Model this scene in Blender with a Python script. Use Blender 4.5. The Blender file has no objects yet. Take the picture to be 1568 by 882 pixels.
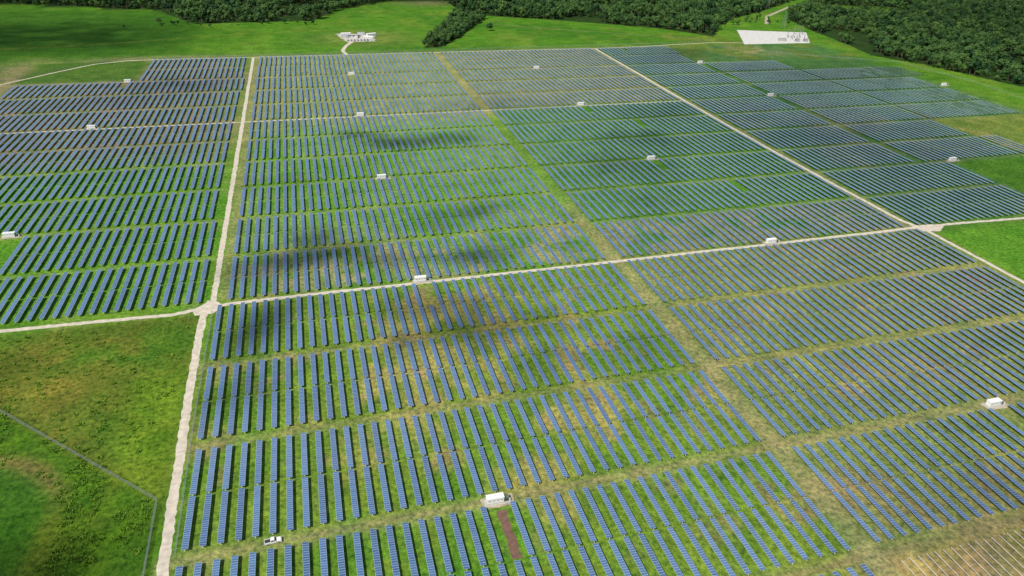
import bpy, math, random
import numpy as np
from mathutils import Vector, Matrix
random.seed(7); rng=np.random.default_rng(7)
sc=bpy.context.scene
COL=sc.collection
# ------------------------------------------------------------------ camera
d1=Vector((-0.27213,0.49140,-0.82730)).normalized()
d2=Vector((0.96178,0.11087,-0.25045)).normalized()
zz=d2.cross(d1).normalized(); d1=zz.cross(d2).normalized()
cam=bpy.data.cameras.new("camera"); co=bpy.data.objects.new("camera",cam); COL.objects.link(co)
cam.sensor_width=36; cam.lens=24.43; cam.clip_start=1; cam.clip_end=20000
m=Matrix(((d2.x,d2.y,d2.z),(d1.x,d1.y,d1.z),(zz.x,zz.y,zz.z))).to_4x4()
m.translation=Vector((0,0,200)); co.matrix_world=m
sc.camera=co
sc.view_settings.view_transform='Standard'; sc.view_settings.look='None'; sc.view_settings.exposure=0
# ------------------------------------------------------------------ light
EL=math.radians(50); to=Vector((-0.80,-0.6,0)).normalized()
sunv=Vector((to.x*math.cos(EL),to.y*math.cos(EL),math.sin(EL)))
sl=bpy.data.lights.new("sun",'SUN'); sl.energy=5.0; sl.angle=math.radians(0.53); sl.color=(1,0.95,0.86)
so=bpy.data.objects.new("sun",sl); COL.objects.link(so)
so.rotation_euler=sunv.to_track_quat('Z','Y').to_euler(); so.location=(0,0,900)
w=bpy.data.worlds.new("World"); sc.world=w; w.use_nodes=True
nt=w.node_tree; bg=nt.nodes['Background']
sky=nt.nodes.new('ShaderNodeTexSky'); sky.sky_type='NISHITA'; sky.sun_disc=False
sky.sun_elevation=EL; sky.sun_rotation=math.atan2(sunv.x,sunv.y)
nt.links.new(sky.outputs[0],bg.inputs[0]); bg.inputs[1].default_value=0.095
# ------------------------------------------------------------------ material helpers
def mat(name,col=(0.5,0.5,0.5),rough=0.7,metal=0.0,var=0.12,scale=1.0,spec=0.5):
    M=bpy.data.materials.new(name); M.use_nodes=True; t=M.node_tree
    b=t.nodes['Principled BSDF']; b.inputs['Roughness'].default_value=rough; b.inputs['Metallic'].default_value=metal
    b.inputs['Specular IOR Level'].default_value=spec
    g=t.nodes.new('ShaderNodeNewGeometry'); n=t.nodes.new('ShaderNodeTexNoise'); n.inputs['Scale'].default_value=scale; n.inputs['Detail'].default_value=5
    t.links.new(g.outputs['Position'],n.inputs['Vector'])
    r=t.nodes.new('ShaderNodeValToRGB'); e=r.color_ramp.elements
    e[0].position=0.3;e[1].position=0.7
    e[0].color=(*[c*(1-var) for c in col],1); e[1].color=(*[min(1,c*(1+var)) for c in col],1)
    t.links.new(n.outputs[0],r.inputs[0]); t.links.new(r.outputs[0],b.inputs['Base Color'])
    return M
M_white=mat("white_paint",(0.74,0.74,0.72),0.5,0,0.05,1.5)
M_steel=mat("galvanised_steel",(0.38,0.39,0.40),0.5,0.3,0.1)
M_dark=mat("dark_rubber",(0.03,0.03,0.03),0.8)
M_glass=mat("dark_glass",(0.02,0.025,0.03),0.08)
M_grey=mat("grey_paint",(0.22,0.23,0.24),0.6)
M_green=mat("transformer_green",(0.10,0.16,0.11),0.5)
M_conc=mat("concrete",(0.42,0.40,0.36),0.85,0,0.15)
M_tan=mat("tan_insulator",(0.35,0.26,0.17),0.8)
M_red=mat("tail_lamp",(0.4,0.02,0.02),0.3)
M_bark=mat("bark",(0.09,0.065,0.045),0.9)
M_blue=mat("blue_paint",(0.05,0.12,0.3),0.4)

class MB:
    def __init__(s): s.v=[];s.f=[];s.m=[];s.mats=[];s.uv={}
    def mi(s,M):
        if M not in s.mats: s.mats.append(M)
        return s.mats.index(M)
    def add(s,vs,fs,M):
        o=len(s.v); s.v+= [tuple(v) for v in vs]
        k=s.mi(M)
        for f in fs: s.f.append(tuple(o+i for i in f)); s.m.append(k)
    def box(s,c,d,M,R=None):
        x,y,z=d[0]/2,d[1]/2,d[2]/2
        vs=[Vector(p) for p in((-x,-y,-z),(x,-y,-z),(x,y,-z),(-x,y,-z),(-x,-y,z),(x,-y,z),(x,y,z),(-x,y,z))]
        if R is not None: vs=[R@v for v in vs]
        c=Vector(c); s.add([v+c for v in vs],[(3,2,1,0),(4,5,6,7),(0,1,5,4),(1,2,6,5),(2,3,7,6),(3,0,4,7)],M)
    def tube(s,a,b,r0,r1,M,n=8,caps=True):
        a=Vector(a);b=Vector(b);q=(b-a).to_track_quat('Z','Y')
        vs=[]
        for p,r in((a,r0),(b,r1)):
            for i in range(n):
                t=2*math.pi*i/n; vs.append(p+q@Vector((r*math.cos(t),r*math.sin(t),0)))
        fs=[(i,(i+1)%n,n+(i+1)%n,n+i) for i in range(n)]
        if caps: fs+=[tuple(range(n-1,-1,-1)),tuple(range(n,2*n))]
        s.add(vs,fs,M)
    def prof(s,pts,y0,y1,M):
        n=len(pts); vs=[(p[0],y0,p[1]) for p in pts]+[(p[0],y1,p[1]) for p in pts]
        fs=[(i,(i+1)%n,n+(i+1)%n,n+i) for i in range(n)]+[tuple(range(n-1,-1,-1)),tuple(range(n,2*n))]
        s.add(vs,fs,M)
    def mesh(s,name):
        me=bpy.data.meshes.new(name); me.from_pydata(s.v,[],s.f)
        for M in s.mats: me.materials.append(M)
        me.polygons.foreach_set('material_index',s.m); me.update(); return me
    def obj(s,name,loc=(0,0,0),rz=0,link=True):
        o=bpy.data.objects.new(name,s.mesh(name)); o.location=loc; o.rotation_euler=(0,0,rz)
        if link: COL.objects.link(o)
        return o

# ------------------------------------------------------------------ numpy noise
def vn(x,y,scale,seed=0):
    x=x/scale; y=y/scale
    xi=np.floor(x).astype(np.int64); yi=np.floor(y).astype(np.int64); fx=x-xi; fy=y-yi
    fx=fx*fx*(3-2*fx); fy=fy*fy*(3-2*fy)
    def h(a,b):
        n=(a*374761393+b*668265263+seed*982451653)&0xffffffff
        n=((n^(n>>13))*1274126177)&0xffffffff
        n=n^(n>>16)
        return (n&0xffff)/65535.0
    return (h(xi,yi)*(1-fx)+h(xi+1,yi)*fx)*(1-fy)+(h(xi,yi+1)*(1-fx)+h(xi+1,yi+1)*fx)*fy
def fbm(x,y,scale,seed=0,o=4):
    s=0;a=.5;t=0
    for i in range(o): s=s+a*vn(x+i*17.3,y-i*9.1,scale/2**i,seed+i);t+=a;a*=.5
    return s/t
def sst(a,b,x):
    t=np.clip((x-a)/(b-a),0,1); return t*t*(3-2*t)
def boxm(x,y,x0,x1,y0,y1,s=6):
    return sst(x0-s,x0+s,x)*(1-sst(x1-s,x1+s,x))*sst(y0-s,y0+s,y)*(1-sst(y1-s,y1+s,y))
def inpoly(px,py,poly):
    c=np.zeros(px.shape,bool); n=len(poly); j=n-1
    for i in range(n):
        xi,yi=poly[i];xj,yj=poly[j]
        k=((yi>py)!=(yj>py))&(px<(xj-xi)*(py-yi)/((yj-yi) if yj!=yi else 1e-9)+xi)
        c^=k; j=i
    return c
F1=[(-1500,1520),(-700,1480),(-228,1340),(-154,1205),(21,1220),(60,1320),(170,1425),(275,1415),(275,1302),(310,1245),(427,1190),(571,1100),(629,1022),(690,1110),(770,1190),(843,1235),(1080,1420),(1290,1620),(1300,2300),(-1500,2300)]
F2=[(900,1215),(862,1161),(830,1035),(818,953),(795,862),(828,800),(862,664),(880,560),(920,300),(2300,200),(2300,2300),(1350,1650),(1110,1380)]
STRIP=[(160,990),(186,992),(225,1060),(300,1215),(262,1255),(215,1140)]
E=[65,121.5,178,234.5,290.5,346.5,402,457.5,513,569,624.5,680,736.5,793,850,905,957]
# ------------------------------------------------------------------ ground
def axis(lo,hi,step,far):
    c=list(np.arange(lo,hi,step)); s=step; a=[];p=lo
    while p>-far: s=min(s*1.25,900); p-=s; a.append(p)
    s=step;p=c[-1];b=[]
    while p<far: s=min(s*1.25,900); p+=s; b.append(p)
    return np.array(a[::-1]+c+b)
gx=axis(-340,880,3.2,9000); gy=axis(90,1260,2.6,9000)
X,Y=np.meshgrid(gx,gy); NX,NY=len(gx),len(gy)
def C(r,g,b): return np.array((r,g,b))
G_pas=C(.068,.190,.014); G_viv=C(.082,.225,.020); G_ol=C(.130,.185,.028); TAN=C(.30,.275,.15); BR=C(.17,.12,.08); YEL=C(.33,.30,.10); PALE=C(.20,.30,.10)
n1=fbm(X,Y,120,1);n2=fbm(X,Y,35,5);n3=fbm(X,Y,12,9);n4=fbm(X+300,Y,60,21);n5=fbm(X,Y,6,33,2)
colr=np.zeros(X.shape+(3,))+G_pas
def mix(k,c,amt=1.0):
    global colr
    k=np.clip(k*amt,0,1)[...,None]; colr=colr*(1-k)+c*k
mix(sst(.45,.65,n1),C(.040,.14,.012),.65)
mix(sst(.5,.7,n4),C(.11,.23,.022),.6)
mix(sst(.55,.75,n2),G_ol,.35)
farm=boxm(X,Y,-330,400,60,960,3)+boxm(X,Y,400,540,347,960,3)+boxm(X,Y,540,640,457,850)+boxm(X,Y,640,755,569,800)
farm=np.clip(farm,0,1)
mix(farm,G_viv,1)
mix(farm*sst(.40,.62,n2),G_ol,.45)
mix(farm*sst(.52,.68,n3),TAN,.3)
mix(boxm(X,Y,-400,-64,350,560,20),G_viv*1.05,.8)
mix(boxm(X,Y,-400,-64,590,960,45),BR*1.2,.6)
mix(boxm(X,Y,-400,-64,590,960,45)*sst(.5,.65,n2),C(.2,.19,.13),.5)
mix(boxm(X,Y,-58,172,350,680,10)*sst(.35,.6,n4),PALE,.6)
mix(boxm(X,Y,-58,172,420,640,25),G_viv*1.15,.45)
mix(boxm(X,Y,-58,172,347,402,5)*sst(.4,.6,n3),TAN,.5)
mix(boxm(X,Y,-58,172,660,960,15),TAN*.65+G_viv*.4,.75)
mix(boxm(X,Y,172,396,680,960,15),TAN*.6+G_ol*.4,.7)
mix(boxm(X,Y,176,396,347,680,15),C(.06,.19,.03),.75)
mix(boxm(X,Y,176,396,347,400,6)*sst(.3,.5,n3),TAN*.85,.6)
mix(boxm(X,Y,400,760,347,960,20),C(.06,.15,.05),.8)
mix(boxm(X,Y,400,640,457,680,10)*sst(.45,.65,n2),TAN*.6,.35)
# south
mix(boxm(X,Y,-60,172,60,347,10),G_ol*.8+G_viv*.3,.85)
mix(boxm(X,Y,-60,172,60,347,10)*sst(.40,.58,n4*.5+n3*.5),G_viv,.6)
mix(boxm(X,Y,-60,172,60,347,10)*sst(.50,.66,n2*.6+n3*.4),YEL,.75)
mix(boxm(X,Y,-60,172,60,347,5)*sst(.61,.75,n3),BR*1.2,.5)
mix(boxm(X,Y,-45,60,110,195,15)*sst(.35,.6,n4*.4+n3*.6),G_viv,.75)
mix(boxm(X,Y,172,404,60,347,10),TAN*.45+G_ol*.65,.8)
mix(boxm(X,Y,172,404,60,347,10)*sst(.54,.7,n3),BR*1.3,.45)
mix(boxm(X,Y,172,404,60,347,10)*sst(.42,.62,n2),C(.12,.20,.045),.6)
mix(boxm(X,Y,176,460,40,119,1.5),YEL*1.0,.95)
mix(boxm(X,Y,176,460,40,119,2)*sst(.42,.62,n3),BR*1.5,.5)
mix(boxm(X,Y,176,460,40,119,2)*sst(.5,.7,n2),C(.2,.2,.05),.5)
for i,e in enumerate(E):
    if e in(346.5,680): continue
    k=np.exp(-((Y-e)/(2.3 if e>178 else 3))**2)*farm
    mix(k,TAN*.7+G_ol*.4,.75 if e==178 else (.5 if e<350 else .28))
    k=np.exp(-((np.abs(Y-e-(n2-.5)*2)-.9)/.7)**2)*farm*sst(.3,.55,n2)
    mix(k,BR*1.2,.6 if e in(178,121.5) else .2)
kb=np.exp(-((X-172)/4.5)**4)*boxm(X,Y,150,200,60,957,2)
mix(kb,TAN*.75+G_ol*.35,.75)
mix(kb*boxm(X,Y,150,200,430,665,20),G_viv,.85)
mix(np.exp(-((np.abs(X-172+(n2-.5)*2)-1.4)/.8)**2)*boxm(X,Y,150,200,60,957,2)*sst(.3,.6,n2),BR*1.4,.5)
mix(boxm(X,Y,-60,-54,350,957,1.5),TAN*.55+G_ol*.5,.6)
mix(boxm(X,Y,-55,-50,350,957,1.5),BR,.25)
mix(boxm(X,Y,392,402,350,957,2),TAN*.8,.5)
mix(boxm(X,Y,540,640,350,456,3),G_viv*.75,.9)
mix(boxm(X,Y,626,790,470,568,3),YEL*.5+G_ol*.5,.8)
mix(boxm(X,Y,626,790,470,568,6)*sst(.4,.6,n2),G_viv*.7,.5)
mix(boxm(X,Y,410,900,60,335,3),G_viv,.9)
mix(boxm(X,Y,-200,-179,402,452,2),G_viv,.9)
mix(boxm(X,Y,-300,-180,856,955,8),C(.05,.13,.015),.9)
# lower-left pasture
kl=(1-sst(-69,-66,X))*(1-sst(335,342,Y))
mix(kl,G_ol*.75,1)
mix(kl*sst(.42,.6,n1*.4+n4*.6),G_viv*.7,.8)
mix(kl*sst(.48,.66,n3*.6+n5*.4),C(.11,.12,.02),.6)
mix(kl*boxm(X,Y,-160,-90,265,325,18)*sst(.3,.6,n2),C(.18,.15,.03),.5)
mix(kl*boxm(X,Y,-90,-66,190,290,8),C(.12,.22,.015),.6)
dl=Y-(208+(-70-X)*68/70)
kf=kl*(1-sst(-3,1,dl))
mix(kf,C(.08,.20,.012),.85)
mix(kf*sst(.44,.56,n3*.5+n5*.5),C(.04,.105,.010),.8)
mix(kf*sst(.5,.7,n2),C(.13,.16,.02),.5)
r=np.hypot((X+154)/52,(Y-200)/46)+(n2-.5)*.3
mix(kf*(1-sst(1.02,1.12,r))*sst(205,236,Y),C(.17,.13,.05),.7)
mix(kf*(1-sst(.90,1.0,r)),C(.040,.135,.012),.85)
mix(kf*(1-sst(.85,1.0,r))*(.5+.5*np.sin((X*.8+Y)*1.2)),C(.05,.17,.015),.3)
# top margins
mix(boxm(X,Y,-230,560,957,972,4),G_ol*.7+TAN*.2,.4)
mix(np.exp(-(((X-620)/45)**2+((Y-915)/35)**2))*sst(.4,.55,n3),TAN*.9,.9)
mix(boxm(X,Y,520,800,840,1050,30)*sst(.4,.6,n2),G_ol*.9,.6)
mix(np.exp(-(((X-85)/65)**2+((Y-1065)/50)**2)),G_ol*.8+TAN*.2,.7)
mix(np.exp(-(((X-240)/60)**2+((Y-1390)/25)**2)),TAN*.7,.7)
mix(boxm(X,Y,-1500,-150,990,1340,25),C(.030,.105,.010),.8)
mix(boxm(X,Y,-1500,-330,860,1000,25),C(.035,.12,.012),.85)
stripes=.5+.5*np.sin((X*0.3+Y)*.16)
mix(boxm(X,Y,-1500,-60,990,1340,25)*stripes,C(.06,.165,.012),.35)
mix(np.exp(-((Y-1130-.25*X+20*(n1-.5))/4)**2)*boxm(X,Y,-1500,40,900,1300,10),C(.14,.17,.03),.5)
mix(np.exp(-((Y-1165+.55*(X-300)+20*(n1-.5))/3)**2)*boxm(X,Y,300,620,960,1200,10),TAN*.7,.5)
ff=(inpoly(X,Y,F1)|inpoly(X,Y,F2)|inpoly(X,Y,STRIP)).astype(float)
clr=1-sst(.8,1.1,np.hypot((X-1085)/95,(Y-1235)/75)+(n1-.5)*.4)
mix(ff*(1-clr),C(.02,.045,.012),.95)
mix(clr,C(.08,.17,.025),.9)
mix((np.abs(Y)>1900)*1.0+(np.abs(X)>2000),C(.03,.07,.02),.7)
colr*= (0.80+.40*n5)[...,None]
def rawmesh(name,V,Fq):
    me=bpy.data.meshes.new(name)
    me.vertices.add(len(V)); me.vertices.foreach_set('co',V.ravel())
    me.loops.add(Fq.size); me.loops.foreach_set('vertex_index',Fq.ravel())
    me.polygons.add(len(Fq)); me.polygons.foreach_set('loop_start',np.arange(0,Fq.size,4)); me.polygons.foreach_set('loop_total',np.full(len(Fq),4))
    me.update(calc_edges=True); return me
def gridf(idx): return np.stack([idx[:-1,:-1],idx[:-1,1:],idx[1:,1:],idx[1:,:-1]],-1).reshape(-1,4)
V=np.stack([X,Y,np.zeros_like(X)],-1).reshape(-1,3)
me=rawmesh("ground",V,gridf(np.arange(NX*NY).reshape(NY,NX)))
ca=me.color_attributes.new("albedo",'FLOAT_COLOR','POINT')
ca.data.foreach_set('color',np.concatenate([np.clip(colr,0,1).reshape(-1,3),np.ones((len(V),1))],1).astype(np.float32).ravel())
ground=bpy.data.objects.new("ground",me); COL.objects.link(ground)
M=bpy.data.materials.new("grass_ground"); M.use_nodes=True; t=M.node_tree; b=t.nodes['Principled BSDF']
b.inputs['Roughness'].default_value=.95; b.inputs['Specular IOR Level'].default_value=.05
at=t.nodes.new('ShaderNodeAttribute'); at.attribute_name="albedo"
gp=t.nodes.new('ShaderNodeNewGeometry')
def noise(sc_,det=4,rough=.6):
    n=t.nodes.new('ShaderNodeTexNoise'); n.inputs['Scale'].default_value=sc_; n.inputs['Detail'].default_value=det; n.inputs['Roughness'].default_value=rough
    t.links.new(gp.outputs['Position'],n.inputs['Vector']); return n
def ramp(src,p0,p1,c0,c1):
    r=t.nodes.new('ShaderNodeValToRGB'); e=r.color_ramp.elements; e[0].position=p0;e[1].position=p1;e[0].color=(*c0,1);e[1].color=(*c1,1)
    t.links.new(src.outputs[0],r.inputs[0]); return r
def mulc(a,b_,f=1):
    x=t.nodes.new('ShaderNodeMix'); x.data_type='RGBA'; x.blend_type='MULTIPLY'; x.inputs[0].default_value=f
    t.links.new(a,x.inputs[6]); t.links.new(b_,x.inputs[7]); return x.outputs[2]
o1=mulc(at.outputs['Color'],ramp(noise(.45,7,.78),.38,.63,(.40,.48,.5),(1.6,1.42,1.3)).outputs[0])
o2=mulc(o1,ramp(noise(.05,5,.65),.35,.65,(.72,.84,.8),(1.3,1.15,1.2)).outputs[0])
t.links.new(o2,b.inputs['Base Color'])
bp=t.nodes.new('ShaderNodeBump'); bp.inputs['Distance'].default_value=.5; bp.inputs['Strength'].default_value=.8
t.links.new(noise(.8,5,.7).outputs[0],bp.inputs['Height']); t.links.new(bp.outputs[0],b.inputs['Normal'])
me.materials.append(M)
# ------------------------------------------------------------------ roads
M_road=mat("crushed_limestone",(0.52,0.46,0.37),0.9,0,0.22,.4)
M_path=mat("pale_dirt",(0.36,0.31,0.21),0.95,0,0.25,.3)
M_gravel=mat("white_gravel",(0.54,0.53,0.50),0.9,0,0.18,.25)
M_yard=mat("yard_gravel",(0.46,0.43,0.38),0.9,0,0.2,.25)
def strip(name,pts,wd,M,z):
    P=[Vector((*p,0)) for p in pts]; L=[]
    for a,b_ in zip(P[:-1],P[1:]):
        n=max(1,int((b_-a).length/2.2)); L+= [a.lerp(b_,i/n) for i in range(n)]
    L.append(P[-1])
    for _ in range(5): L=[L[0]]+[(L[i-1]+L[i]*2+L[i+1])/4 for i in range(1,len(L)-1)]+[L[-1]]
    vs=[];fs=[]
    for i,p in enumerate(L):
        d=(L[min(i+1,len(L)-1)]-L[max(i-1,0)]).normalized(); nn=Vector((-d.y,d.x,0))
        wob=(float(fbm(np.array([p.x]),np.array([p.y]),40,3)[0])-.5)*1.2
        for s in(-1,-.4,.4,1):
            r=wd/2*(1+ (random.uniform(-.2,.14) if abs(s)==1 else 0))
            q=p+nn*(s*r+wob); vs.append((q.x,q.y,z))
    for i in range(len(L)-1):
        for k in range(3): a=i*4+k; fs.append((a+1,a,a+4,a+5))
    me=bpy.data.meshes.new(name); me.from_pydata(vs,[],fs); me.materials.append(M)
    o=bpy.data.objects.new(name,me); COL.objects.link(o); return o
def pad(name,pts,M,z,jit=1.0):
    P=[Vector((*p,0)) for p in pts]; L=[]
    for a,b_ in zip(P,P[1:]+P[:1]):
        n=max(1,int((b_-a).length/3)); L+=[a.lerp(b_,i/n) for i in range(n)]
    vs=[(p.x+random.uniform(-jit,jit)*.5,p.y+random.uniform(-jit,jit)*.5,z) for p in L]
    me=bpy.data.meshes.new(name); me.from_pydata(vs,[],[tuple(range(len(vs)))]); me.materials.append(M)
    o=bpy.data.objects.new(name,me); COL.objects.link(o); return o
strip("gravel_road",[(-62,350),(-62,684),(-62,957)],3.3,M_road,.02)
strip("gravel_road",[(-63,352),(-66,339),(-65.5,250),(-64,174),(-62,60)],3.8,M_road,.03)
strip("gravel_road",[(-420,344),(-161,344),(-117,343),(-80,341),(-66,345),(-50,346.5),(50,346.5),(280,346.5),(398,347.5),(440,347),(520,343),(900,333)],3.1,M_road,.04)
strip("gravel_road",[(-420,680),(45,680),(396,680)],2.2,M_road,.05)
strip("gravel_road",[(401,956),(396,678),(395,506),(398,360),(404,345),(406,265),(406,60)],3.3,M_road,.06)
strip("gravel_road",[(-520,700),(-400,770),(-311,857),(-274,904),(-240,944),(-208,957),(-178,960),(-62,959),(174,960),(401,957),(470,962),(531,970),(600,978),(650,970)],2.5,M_road,.07)
strip("gravel_road",[(53,960),(50,985),(58,1020),(70,1050)],5,M_road,.08)
strip("dirt_track",[(790,1120),(843,1198),(960,1300),(1095,1392),(1300,1620)],7,M_path,.03)
pad("junction_gravel",[(-70,338),(-61,338),(-56,345),(-60,350),(-65,350),(-72,344)],M_road,.09,.8)
pad("junction_gravel",[(398,352),(400,341),(412,339),(422,345),(416,350),(408,350)],M_road,.09,.8)
pad("gravel_yard",[(49,1104),(106,1098),(98,1045),(60,1040)],M_yard,.10,6)
pad("substation_pad",[(701,1072),(812,1038),(759,956),(645,959)],M_gravel,.10,1.5)
# ------------------------------------------------------------------ instancing helper
def instancer(name,pts,protos,r0=(0,0,0),r1=(0,0,0),s0=1,s1=1,seed=1):
    me=bpy.data.meshes.new(name); me.vertices.add(len(pts)); me.vertices.foreach_set('co',np.array(pts,dtype=np.float32).ravel()); me.update()
    o=bpy.data.objects.new(name,me); COL.objects.link(o)
    c=bpy.data.collections.new(name+"_kit")
    for p in protos: c.objects.link(p)
    ng=bpy.data.node_groups.new(name+"_gn",'GeometryNodeTree')
    ng.interface.new_socket("Geometry",in_out='INPUT',socket_type='NodeSocketGeometry')
    ng.interface.new_socket("Geometry",in_out='OUTPUT',socket_type='NodeSocketGeometry')
    N=ng.nodes; a=N.new('NodeGroupInput'); z=N.new('NodeGroupOutput'); iop=N.new('GeometryNodeInstanceOnPoints'); ci=N.new('GeometryNodeCollectionInfo')
    ci.inputs['Collection'].default_value=c; ci.inputs['Separate Children'].default_value=True; ci.inputs['Reset Children'].default_value=True
    iop.inputs['Pick Instance'].default_value=True
    rr=N.new('FunctionNodeRandomValue'); rr.data_type='FLOAT_VECTOR'; rr.inputs[0].default_value=r0; rr.inputs[1].default_value=r1; rr.inputs['Seed'].default_value=seed
    rs=N.new('FunctionNodeRandomValue'); rs.data_type='FLOAT'; rs.inputs[2].default_value=s0; rs.inputs[3].default_value=s1; rs.inputs['Seed'].default_value=seed+5
    L=ng.links; L.new(a.outputs[0],iop.inputs['Points']); L.new(ci.outputs[0],iop.inputs['Instance']); L.new(rr.outputs[0],iop.inputs['Rotation']); L.new(rs.outputs[1],iop.inputs['Scale']); L.new(iop.outputs[0],z.inputs[0])
    md=o.modifiers.new("scatter",'NODES'); md.node_group=ng
    return o
# ------------------------------------------------------------------ solar tables
MP=bpy.data.materials.new("solar_module"); MP.use_nodes=True; t=MP.node_tree; b=t.nodes['Principled BSDF']
uv=t.nodes.new('ShaderNodeUVMap'); uv.uv_map="UVMap"
sx=t.nodes.new('ShaderNodeSeparateXYZ'); t.links.new(uv.outputs[0],sx.inputs[0])
def mth(op,a,b_=None):
    n=t.nodes.new('ShaderNodeMath'); n.operation=op
    for i,v in enumerate((a,b_)):
        if v is None: continue
        if isinstance(v,(int,float)): n.inputs[i].default_value=v
        else: t.links.new(v,n.inputs[i])
    return n.outputs[0]
def edge(o,wd):
    f=mth('FRACT',o); d=mth('ABSOLUTE',mth('SUBTRACT',f,.5)); return mth('GREATER_THAN',d,.5-wd)
fr=mth('MAXIMUM',edge(sx.outputs[0],.04),edge(sx.outputs[1],.02))
cell=mth('MAXIMUM',edge(mth('MULTIPLY',sx.outputs[0],6),.03),edge(mth('MULTIPLY',sx.outputs[1],12),.03))
oi=t.nodes.new('ShaderNodeObjectInfo')
wn=t.nodes.new('ShaderNodeTexWhiteNoise'); wn.noise_dimensions='2D'; cx_=t.nodes.new('ShaderNodeCombineXYZ')
t.links.new(mth('FLOOR',sx.outputs[0]),cx_.inputs[0]); t.links.new(mth('MULTIPLY',oi.outputs['Random'],91.0),cx_.inputs[1]); t.links.new(cx_.outputs[0],wn.inputs['Vector'])
rnd=mth('ADD',mth('MULTIPLY',wn.outputs['Value'],.4),mth('MULTIPLY',oi.outputs['Random'],.6))
r=t.nodes.new('ShaderNodeValToRGB'); e=r.color_ramp.elements; e[0].color=(.036,.095,.215,1); e[1].color=(.085,.19,.37,1); t.links.new(rnd,r.inputs[0])
m1=t.nodes.new('ShaderNodeMix'); m1.data_type='RGBA'; t.links.new(mth('MULTIPLY',cell,.3),m1.inputs[0]); t.links.new(r.outputs[0],m1.inputs[6]); m1.inputs[7].default_value=(.3,.38,.46,1)
m2=t.nodes.new('ShaderNodeMix'); m2.data_type='RGBA'; t.links.new(fr,m2.inputs[0]); t.links.new(m1.outputs[2],m2.inputs[6]); m2.inputs[7].default_value=(.62,.66,.68,1)
t.links.new(m2.outputs[2],b.inputs['Base Color']); b.inputs['Roughness'].default_value=.16; b.inputs['Specular IOR Level'].default_value=1.0
b.inputs['Coat Weight'].default_value=.6; b.inputs['Coat Roughness'].default_value=.06; b.inputs['Coat IOR'].default_value=1.6
M_back=mat("backsheet",(0.5,0.5,0.5),0.6)
TILT=math.radians(-4)
def table(length=24.4,wd=2.15,panels=True):
    mb=MB(); R=Matrix.Rotation(-TILT,3,'Y'); H=1.6
    if panels:
        x,y=wd/2,length/2
        mb.box((0,0,H),(wd,length,.04),M_back,R)
        a=[R@Vector(p)+Vector((0,0,H)) for p in((-x,-y,.024),(x,-y,.024),(x,y,.024),(-x,y,.024))]
        mb.add(a,[(0,1,2,3)],MP)
    mb.tube((0,-length/2-.2,H-.1),(0,length/2+.2,H-.1),.07,.07,M_steel if panels else M_white,6)
    for k in range(5):
        yy=-length/2+1+k*(length-2)/4; mb.box((0,yy,(H-.1)/2),(.14,.1,H-.1),M_steel)
    mb.box((0,length/2-.1,H-.55),(.3,.2,.4),M_steel)
    mb.box((.0,-length/2-.2,H-.4),(.22,.18,.28),M_white)
    me=mb.mesh("solar_table")
    ul=me.uv_layers.new(name="UVMap")
    if panels:
        for p in me.polygons:
            if me.materials[p.material_index]==MP:
                for li,c in zip(p.loop_indices,((0,0),(0,1),(24,1),(24,0))): ul.data[li].uv=c
    return bpy.data.objects.new("solar_table",me)
tb=table(); rack=table(panels=False)
inv=[(-188,459),(-188,682.5),(-187,850),(52,850),(47,682.5),(48,513.5),(51,348.5),(280,850),(276,682.5),(276,513),(284,348.5),(510,850),(507,683),(761,692),(543,459),(51,177.5),(287,177.5)]
def rows(x0,x1,bands,step=5.72):
    P=[]
    n=int((x1-x0)/step)
    for b0,b1 in bands:
        off=random.uniform(-.5,.5); mid=(b0+b1)/2
        for i in range(n+1):
            x=x0+i*step+off+ random.uniform(-.06,.06)
            for yy in(mid-12.7,mid+12.7):
                skip=False
                for ix,iy in inv:
                    if abs(x-ix)<3.2 and abs(yy-iy)<22 and yy<iy and iy!=177.5 and random.random()<.4: skip=True
                    if iy==177.5 and abs(x-ix)<2.9 and abs(yy-iy)<22 and yy<iy: skip=True
                if random.random()<.0015: skip=True
                if not skip: P.append((x,yy+random.uniform(-.1,.1),0))
    return P
def B(a,b_): return [(E[i],E[i+1]) for i in range(len(E)-1) if E[i]>=a-1 and E[i+1]<=b_+1]
bl=[]
bl.append(rows(-58,167,B(65,346.5)))
bl.append(rows(178,400,B(121.5,346.5)))
bl.append(rows(-53,167,B(346.5,957)))
bl.append(rows(178,390,B(346.5,957)))
w=[]
w+=rows(-206,-67.5,[(346.5,402)]); w+=rows(-178,-67.5,[(402,457.5)]); w+=rows(-335,-67.5,B(457.5,793)); w+=rows(-292,-67.5,[(793,850)]); w+=rows(-175,-67.5,B(850,957))
bl.append(w)
e_=rows(404,532,B(346.5,457.5)); e_+=rows(403,503,B(457.5,905)); e_+=rows(405,512,[(905,957)])
e_+=rows(514,618,B(457.5,850)); e_+=rows(626,648,[(457.5,513)]); e_+=rows(626,748,B(569,736.5)); e_+=rows(626,780,[(736.5,793)])
bl.append(e_)
dr=math.radians(1.8)
for P in bl:
    tt=tb if not tb.users_collection else tb.copy()
    instancer("solar_panel_array",P,[tt],(-dr*.2,-dr,0),(dr*.2,dr,0),1,1,len(P))
instancer("bare_panel_rack",rows(180,420,[(E[0],E[1]-4)],3.6),[rack])
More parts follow.
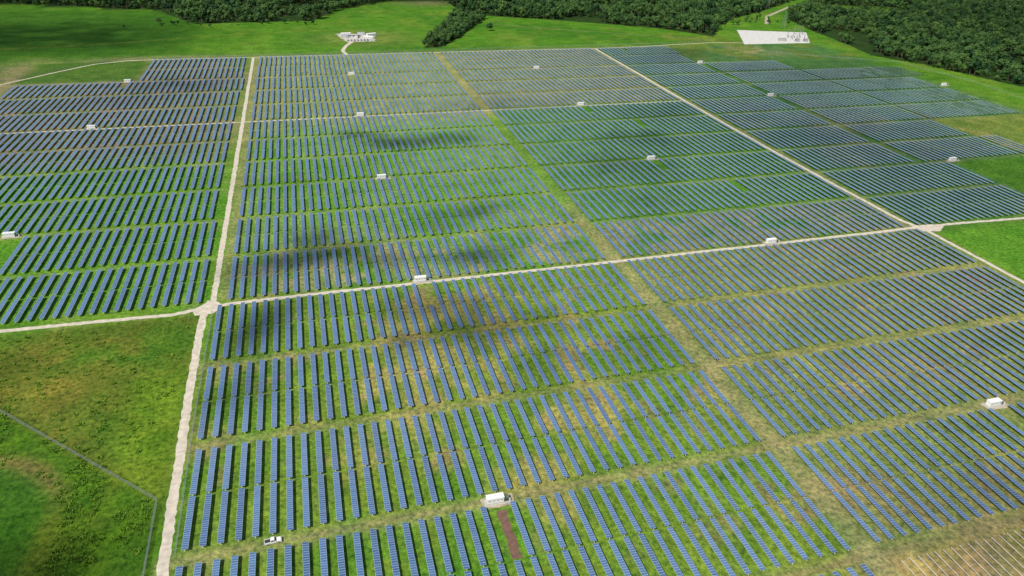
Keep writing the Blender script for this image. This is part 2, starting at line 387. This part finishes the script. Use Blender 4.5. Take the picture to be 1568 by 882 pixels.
# ------------------------------------------------------------------ inverter stations
def inverter():
    mb=MB()
    mb.box((0,0,.08),(11,4.2,.16),M_conc)
    mb.box((-1,0,1.75),(7.2,2.6,2.7),M_white)
    mb.box((-1,0,3.15),(7.5,2.9,.12),M_white)
    for k in range(4): mb.box((-3.6+k*1.75,-1.32,1.55),(1.3,.05,2.0),M_white); mb.box((-3.6+k*1.75,-1.36,2.1),(.9,.04,.5),M_grey)
    for k in range(3): mb.box((-3.3+k*2.1,0,3.32),(.8,.8,.25),M_white)
    for k in(-3.4,1.4): mb.box((k,0,.28),(.3,2.6,.24),M_steel)
    mb.box((3.9,.1,1.05),(1.7,1.7,1.7),M_green); mb.box((3.9,.1,1.95),(1.9,1.9,.1),M_green)
    for k in range(5): mb.box((3.3+k*.3,-.95,1.0),(.08,.35,1.2),M_green)
    mb.box((5.1,-.9,.9),(.5,.4,1.2),M_white)
    mb.tube((-5.2,1.6,.1),(-5.2,1.6,4.6),.06,.04,M_steel); mb.box((-5.2,1.6,4.5),(.8,.1,.1),M_steel)
    return mb
im=inverter().mesh("inverter_station")
for i,(x,y) in enumerate(inv):
    o=bpy.data.objects.new("inverter_station",im); o.location=(x,y,0.11); o.scale=(.9,.9,.9); o.rotation_euler=(0,0,random.uniform(-.02,.02)); COL.objects.link(o)
    pad("gravel_apron",[(x-6,y-2.8),(x+6,y-2.8),(x+6,y+2.4),(x-6,y+2.4)],M_path,.105,1.2)
M_soil=mat("bare_soil",(0.15,0.085,0.06),0.95,0,.25,.6)
pad("bare_soil_trench",[(49.5,151),(53,151),(53,173),(49.5,173)],M_soil,.02,.7)
# ------------------------------------------------------------------ pickup
def pickup(body=M_white):
    mb=MB()
    pr=[(-2.85,.5),(-2.85,1.08),(-.75,1.10),(.95,1.12),(2.45,1.02),(2.8,.85),(2.85,.45)]
    mb.prof(pr,-.96,.96,body)
    mb.box((-1.85,0,1.13),(1.85,1.6,.06),M_dark)
    mb.box((-1.85,.89,1.22),(2.0,.12,.26),body); mb.box((-1.85,-.89,1.22),(2.0,.12,.26),body); mb.box((-2.8,0,1.22),(.1,1.66,.26),body)
    cab=[(-.72,1.1),(-.6,1.82),(.45,1.84),(1.15,1.12)]
    mb.prof(cab,-.80,.80,M_glass)
    mb.box((-.08,0,1.87),(1.15,1.58,.07),body)
    for s in(-1,1):
        for a,b_ in(((-.75,1.1),(-.62,1.85)),((.2,1.1),(.12,1.85)),((1.18,1.1),(.48,1.85))):
            mb.tube((a[0],s*.83,a[1]),(b_[0],s*.79,b_[1]),.05,.05,body,6)
        mb.box((1.0,s*1.08,1.2),(.12,.2,.18),M_dark)
        mb.box((2.8,s*.7,.82),(.12,.35,.16),M_glass); mb.box((-2.87,s*.85,.95),(.06,.16,.3),M_red)
        for xx in(-1.85,1.8):
            mb.tube((xx,s*.78,.38),(xx,s*1.0,.38),.38,.38,M_dark,16); mb.tube((xx,s*.99,.38),(xx,s*1.02,.38),.2,.2,M_steel,12)
    mb.box((2.88,0,.5),(.12,1.8,.2),M_steel); mb.box((-2.92,0,.52),(.12,1.8,.18),M_steel)
    return mb.mesh("pickup_truck")
pm=pickup()
def put(name,me,x,y,z=0,r=0):
    o=bpy.data.objects.new(name,me); o.location=(x,y,z); o.rotation_euler=(0,0,r); COL.objects.link(o); return o
put("pickup_truck",pm,-29,178.6,.02,.08)
# ------------------------------------------------------------------ compound
M_roof2=mat("grey_sheet_roof",(.35,.37,.40),.6)
def trailer(L=14,rf=None):
    rf=rf or M_white
    mb=MB(); mb.box((0,0,1.9),(L,3.4,2.7),M_white); mb.prof([(-L/2-.2,3.27),(L/2+.2,3.27),(L/2+.2,3.45),(-L/2-.2,3.45)],-1.9,1.9,rf)
    mb.add([(-L/2-.2,-1.9,3.452),(L/2+.2,-1.9,3.452),(L/2+.2,1.9,3.452),(-L/2-.2,1.9,3.452),(-L/2-.2,0,4.1),(L/2+.2,0,4.1)],[(0,1,5,4),(2,3,4,5),(1,2,5),(3,0,4)],rf)
    for k in range(int(L/3)): mb.box((-L/2+1.6+k*3,-1.72,2.1),(1.2,.05,.9),M_glass)
    mb.box((L/2-1,-1.73,1.6),(.9,.05,2.0),M_grey); mb.box((L/2-1,-2.3,.45),(1.4,1.1,.9),M_conc)
    for k in(-L/3,0,L/3): mb.box((k,0,.27),(.4,3,.54),M_conc)
    return mb.mesh("site_office_trailer")
t1=trailer(); t2=trailer(10,M_roof2); pb=pickup(M_grey); pc=pickup(M_blue)
for (x,y,r,mm) in [(62,1090,.05,t1),(84,1093,.0,t2),(98,1084,.4,t1),(58,1073,.1,t2),(92,1062,-.3,t1),(76,1072,1.4,t2)]: put("site_office_trailer",mm,x,y,.1,r)
for i in range(8): put("pickup_truck",random.choice([pm,pb,pb,pc]),62+i*4.6,1050+random.uniform(-1,1),.1,1.57)
for i in range(3): put("pickup_truck",random.choice([pc,pb]),66+i*7,1082+random.uniform(-1,1),.1,.3)
# ------------------------------------------------------------------ substation
def sub():
    mb=MB()
    def gantry(x,y,wid,h):
        for s in(-1,1):
            for a in(-.5,.5):
                for c in(-.5,.5): mb.tube((x+s*wid/2+a,y+c,0),(x+s*wid/2+a*.3,y+c*.3,h),.14,.1,M_grey,5)
            for k in range(6): mb.tube((x+s*wid/2-.5,y-.5,k*h/6),(x+s*wid/2+.5,y-.5,(k+1)*h/6),.07,.07,M_grey,4)
        mb.box((x,y,h),(wid,.6,.25),M_grey)
        for k in range(3): mb.tube((x-wid/3+k*wid/3,y,h-2.4),(x-wid/3+k*wid/3,y,h-.1),.15,.15,M_grey,6)
    gantry(20,-22,20,8); gantry(24,2,20,11); gantry(42,22,14,13)
    for k in range(2):
        mb.box((10+k*14,-38,2.2),(6,4,3.6),M_grey); mb.box((10+k*14,-41,2.2),(4.5,1.2,3),M_steel)
        for q in(-1.5,0,1.5): mb.tube((10+k*14+q,-38,4),(10+k*14+q,-38,6),.25,.15,M_tan,6)
        mb.box((10+k*14,-38,.2),(9,7,.4),M_conc)
    mb.box((-14,-36,2),(12,5,3.6),M_conc); mb.box((-14,-36,3.9),(12.6,5.6,.25),M_roof2); mb.box((-10,-38.55,1.4),(1,.08,2.2),M_grey)
    for k in range(5): mb.box((10+k*5,-8,1.5),(1.2,1.2,2.8),M_grey)
    return mb
sub().obj("electrical_substation",(742,1010,.1),-.15)
def pylon():
    mb=MB(); h=26
    for s in(-1,1):
        for c in(-1,1): mb.tube((s*3,c*3,0),(s*.5,c*.5,h),.16,.1,M_grey,5)
    for k in range(8):
        f=1-k/8*.83; g_=1-(k+1)/8*.83; z0=k*h/8; z1=(k+1)*h/8
        for c in(-1,1):
            mb.tube((-3*f,c*3*f,z0),(3*g_,c*3*g_,z1),.07,.07,M_grey,4); mb.tube((3*f,c*3*f,z0),(-3*g_,c*3*g_,z1),.07,.07,M_grey,4)
            mb.tube((c*3*f,-3*f,z0),(c*3*g_,3*g_,z1),.07,.07,M_grey,4)
    for z,l in((18,6),(21.5,5),(25,4)): mb.box((0,0,z),(l*2,.4,.3),M_grey)
    return mb.mesh("transmission_tower")
py=pylon()
for p in((800,1085),(905,1290),(1040,1500)): put("transmission_tower",py,*p,0,.6)
# ------------------------------------------------------------------ fence
def fence(name,pts,step=3.2,h=2.2):
    mb=MB()
    for a,b_ in zip(pts[:-1],pts[1:]):
        a=Vector((*a,0)); b_=Vector((*b_,0)); n=max(1,int((b_-a).length/step))
        for i in range(n): p=a.lerp(b_,i/n); mb.tube(p,p+Vector((0,0,h)),.06,.06,M_steel,5)
        for k in range(9): z=Vector((0,0,.15+k*(h-.2)/8)); mb.tube(a+z,b_+z,.022,.022,M_steel,3,False)
    mb.obj(name)
fence("chain_link_fence",[(-230,362),(-210,344)]); fence("chain_link_fence",[(-205,338),(-140,276),(-70,208),(-69.5,175),(-68,60)])
fence("chain_link_fence",[(-61.2,338),(-61.6,250),(-60.6,180)],4)
fence("chain_link_fence",[(-330,848),(-280,912),(-240,953),(-205,966),(540,978),(600,990)],6)
fence("chain_link_fence",[(640,900),(800,815),(815,700),(800,560),(700,440),(640,352)],6)
# ------------------------------------------------------------------ trees
def leafmat(name,c0,c1):
    M=bpy.data.materials.new(name); M.use_nodes=True; t=M.node_tree; b=t.nodes['Principled BSDF']; b.inputs['Roughness'].default_value=.7; b.inputs['Specular IOR Level'].default_value=.2
    oi=t.nodes.new('ShaderNodeObjectInfo'); g=t.nodes.new('ShaderNodeNewGeometry')
    n=t.nodes.new('ShaderNodeTexNoise'); n.inputs['Scale'].default_value=.02; n.inputs['Detail'].default_value=4; t.links.new(g.outputs['Position'],n.inputs['Vector'])
    a=t.nodes.new('ShaderNodeMath'); a.operation='MULTIPLY_ADD'; a.inputs[1].default_value=.6; t.links.new(oi.outputs['Random'],a.inputs[0])
    mm=t.nodes.new('ShaderNodeMath'); mm.operation='MULTIPLY'; mm.inputs[1].default_value=.55; t.links.new(n.outputs[0],mm.inputs[0]); t.links.new(mm.outputs[0],a.inputs[2])
    r=t.nodes.new('ShaderNodeValToRGB'); e=r.color_ramp.elements; e[0].color=(*c0,1); e[1].color=(*c1,1); e[0].position=.2; e[1].position=.95
    t.links.new(a.outputs[0],r.inputs[0]); t.links.new(r.outputs[0],b.inputs['Base Color']); return M
M_leaf=leafmat("leaves",(.010,.045,.014),(.085,.165,.035))
M_tuft=leafmat("weed_leaves",(.06,.16,.012),(.17,.29,.02))
def tree(seed,h=11,cw=4.6,nl=9,per=30,ls=1.35):
    R=random.Random(seed); mb=MB()
    mb.tube((0,0,-.2),(R.uniform(-.3,.3),R.uniform(-.3,.3),h*.55),.32,.16,M_bark,6)
    cs=[]
    for i in range(nl):
        a=R.uniform(0,6.28); rr=cw*.62*math.sqrt(R.random()); z=h*(.5+.34*R.random())
        c=Vector((rr*math.cos(a),rr*math.sin(a),z)); cs.append((c,cw*R.uniform(.34,.52)))
        if i<5: mb.tube((0,0,h*.35),c,.12,.04,M_bark,4,False)
    cs.append((Vector((0,0,h*.82)),cw*.45))
    for c,rad in cs:
        for _ in range(per):
            d=Vector((R.gauss(0,1),R.gauss(0,1),R.gauss(.25,1))).normalized(); p=c+d*rad*R.uniform(.75,1.08)
            n=(d+Vector((R.uniform(-.6,.6),R.uniform(-.6,.6),R.uniform(-.3,.8)))).normalized(); q=n.to_track_quat('Z','Y')
            s=ls*R.uniform(.55,1.0); k=[]
            for j in range(5): an=j*6.283/5+R.uniform(-.3,.3); k.append(p+q@Vector((s*.62*math.cos(an)*R.uniform(.7,1.2),s*.62*math.sin(an)*R.uniform(.7,1.2),R.uniform(-.12,.12))))
            mb.add(k,[(0,1,2,3,4)],M_leaf)
    return bpy.data.objects.new("tree",mb.mesh("tree_mesh"))
protos=[tree(1),tree(2,14.5,4.2),tree(3,9.5,5.2,10),tree(4,12,3.8,8),tree(5,7,4)]
def scatter(poly,sp,bx,excl=None):
    x0,x1,y0,y1=bx
    a,b_=np.meshgrid(np.arange(x0,x1,sp),np.arange(y0,y1,sp)); a=a.ravel()+rng.uniform(-.48,.48,a.size)*sp; b_=b_.ravel()+rng.uniform(-.48,.48,b_.size)*sp
    wx=(fbm(a,b_,60,77)-.5)*30
    k=inpoly(a+wx,b_+wx,poly)
    if excl is not None: k&=excl(a,b_)
    return np.stack([a[k],b_[k],np.zeros(k.sum())],-1)
def notclear(a,b_):
    k=np.hypot((a-1085)/95,(b_-1235)/75)+(fbm(a,b_,80,4)-.5)*.6>1
    tx=843+(b_-1198)*(1095-843)/(1392-1198)
    k&=~((np.abs(a-tx)<16)&(b_>1150))
    k&=~((fbm(a,b_,90,55)>.66))
    k&=~((fbm(a,b_,22,56)>.69))
    return k
fp=np.concatenate([scatter(F1,8.6,(-1000,1310,1000,1980),notclear),scatter(F2,8.6,(780,2000,200,1980),notclear)])
instancer("forest",fp,protos,(0,0,0),(.08,.08,6.28),.5,1.7)
sp=scatter(STRIP,6.0,(140,320,970,1270))
instancer("tree_belt",sp,[p.copy() for p in protos],(0,0,0),(.08,.08,6.28),.6,1.2)
lt=tree(9,12,6,14,45); lt.name="broadleaf_tree"; lt.location=(283,1104,0); COL.objects.link(lt)
cl=np.stack([rng.uniform(1000,1170,60),rng.uniform(1160,1300,60),np.zeros(60)],-1)
extra=np.array([(740+random.uniform(-60,100),1120+random.uniform(-20,80),0) for _ in range(40)]+[(random.uniform(-250,30),1195+random.uniform(-20,20),0) for _ in range(26)])
instancer("scattered_trees",np.concatenate([cl,extra]),[p.copy() for p in protos],(0,0,0),(.05,.05,6.28),.4,.9)
def tuft(seed):
    R=random.Random(seed); mb=MB()
    for _ in range(22):
        a=R.uniform(0,6.28); rr=R.uniform(0,.8); p=Vector((rr*math.cos(a),rr*math.sin(a),0)); d=Vector((R.uniform(-1,1),R.uniform(-1,1),.7)).normalized()*R.uniform(.3,.6)
        s=Vector((math.cos(a+1.2),math.sin(a+1.2),0))*.16; mb.add([p-s,p+s,p+d+s*.6,p+d-s*.6],[(0,1,2,3)],M_tuft)
    return bpy.data.objects.new("weed",mb.mesh("weed_mesh"))
tf=[tuft(i) for i in range(3)]
a=rng.uniform(-185,-72,6500); b_=rng.uniform(165,335,6500)
k=(fbm(a,b_,14,91)>.45)&(np.hypot((a+154)/52,(b_-200)/46)>1.0)&((b_<208+(-70-a)*68/70)|(rng.random(a.size)<.25))
instancer("tall_weeds",np.stack([a[k],b_[k],np.zeros(k.sum())],-1),tf,(0,0,0),(.1,.1,6.28),.4,1.5)
# ------------------------------------------------------------------ clouds
HC=750.0; off=(sunv.x/sunv.z*HC,sunv.y/sunv.z*HC)
blobs=[(-380,1120,250,130,1.0),(-140,830,70,40,.7),(-200,770,60,25,.5),(84,606,58,20,1.0),(40,622,30,14,.7),(128,595,30,14,.7),(-12,385,40,22,1.0),(30,376,30,12,.7),(-5,415,14,20,.7),(82,376,40,12,.8),(100,436,34,14,.75),(70,420,16,10,.6),
(-40,315,18,24,.9),(-45,270,14,20,.5),(60,318,38,14,.9),(85,292,40,18,.85),(40,290,16,14,.6),(98,252,24,16,.5),(250,500,50,40,.65),(300,560,70,30,.6),(235,430,30,20,.45),(350,640,60,40,.5),(508,553,130,190,.6),(640,760,150,110,.6),(-118,190,40,34,.9),(480,900,90,60,.5),(150,250,30,20,.35),
(300,1480,700,110,.6),(1350,1000,420,420,.5),(-800,1450,500,200,.8),(260,125,70,26,.5),(-40,520,40,20,.3),(190,700,80,25,.35),(-330,640,90,120,.5),(-160,300,30,30,.5),(-280,500,60,20,.4)]  # cloud patches out of view; corner ones added to darken corners like vignetting
cx=np.arange(-1800,2300,8.0); cy=np.arange(-400,2400,8.0)
A,Bq=np.meshgrid(cx,cy); D=np.zeros_like(A)
wx=(fbm(A,Bq,90,41,5)-.5)*110; wy=(fbm(A,Bq,90,61,5)-.5)*80
wx2=(fbm(A,Bq,34,44,4)-.5)*44; wy2=(fbm(A,Bq,34,47,4)-.5)*30
for x,y,rx,ry,s in blobs:
    sc_=min(1,rx/120)
    r=np.hypot((A+wx*sc_+wx2*min(1,ry/22)-x)/rx,(Bq+wy*sc_+wy2*min(1,ry/22)-y)/ry); D=np.maximum(D,s*(1-sst(.15,1.45,r)))
D=np.clip(D*(.2+1.5*fbm(A,Bq,30,88,4)),0,1)
zc=HC+D*25
V=np.stack([A+off[0]*zc/HC,Bq+off[1]*zc/HC,zc],-1).reshape(-1,3)
Fq=gridf(np.arange(A.size).reshape(A.shape)); Fq=Fq[D.ravel()[Fq].max(1)>.01]
me=rawmesh("clouds",V,Fq)
at_=me.attributes.new("cloud_cover",'FLOAT','POINT'); at_.data.foreach_set('value',D.ravel().astype(np.float32))
cl_=bpy.data.objects.new("clouds",me); COL.objects.link(cl_)
M=bpy.data.materials.new("cloud_vapour"); M.use_nodes=True; t=M.node_tree; t.nodes.remove(t.nodes['Principled BSDF']); out=t.nodes['Material Output']
a=t.nodes.new('ShaderNodeAttribute'); a.attribute_name="cloud_cover"
tr=t.nodes.new('ShaderNodeBsdfTransparent'); tl=t.nodes.new('ShaderNodeBsdfTranslucent'); tl.inputs[0].default_value=(.9,.9,.92,1); df=t.nodes.new('ShaderNodeBsdfDiffuse'); df.inputs[0].default_value=(.9,.9,.92,1)
ms=t.nodes.new('ShaderNodeMixShader'); t.links.new(tl.outputs[0],ms.inputs[1]); t.links.new(df.outputs[0],ms.inputs[2])
ml=t.nodes.new('ShaderNodeMath'); ml.operation='MULTIPLY'; ml.inputs[1].default_value=.85; ml.use_clamp=True; t.links.new(a.outputs['Fac'],ml.inputs[0])
m3=t.nodes.new('ShaderNodeMixShader'); t.links.new(ml.outputs[0],m3.inputs[0]); t.links.new(tr.outputs[0],m3.inputs[1]); t.links.new(ms.outputs[0],m3.inputs[2]); t.links.new(m3.outputs[0],out.inputs[0])
me.materials.append(M)
print("forest",len(fp),"tables",sum(len(p) for p in bl))
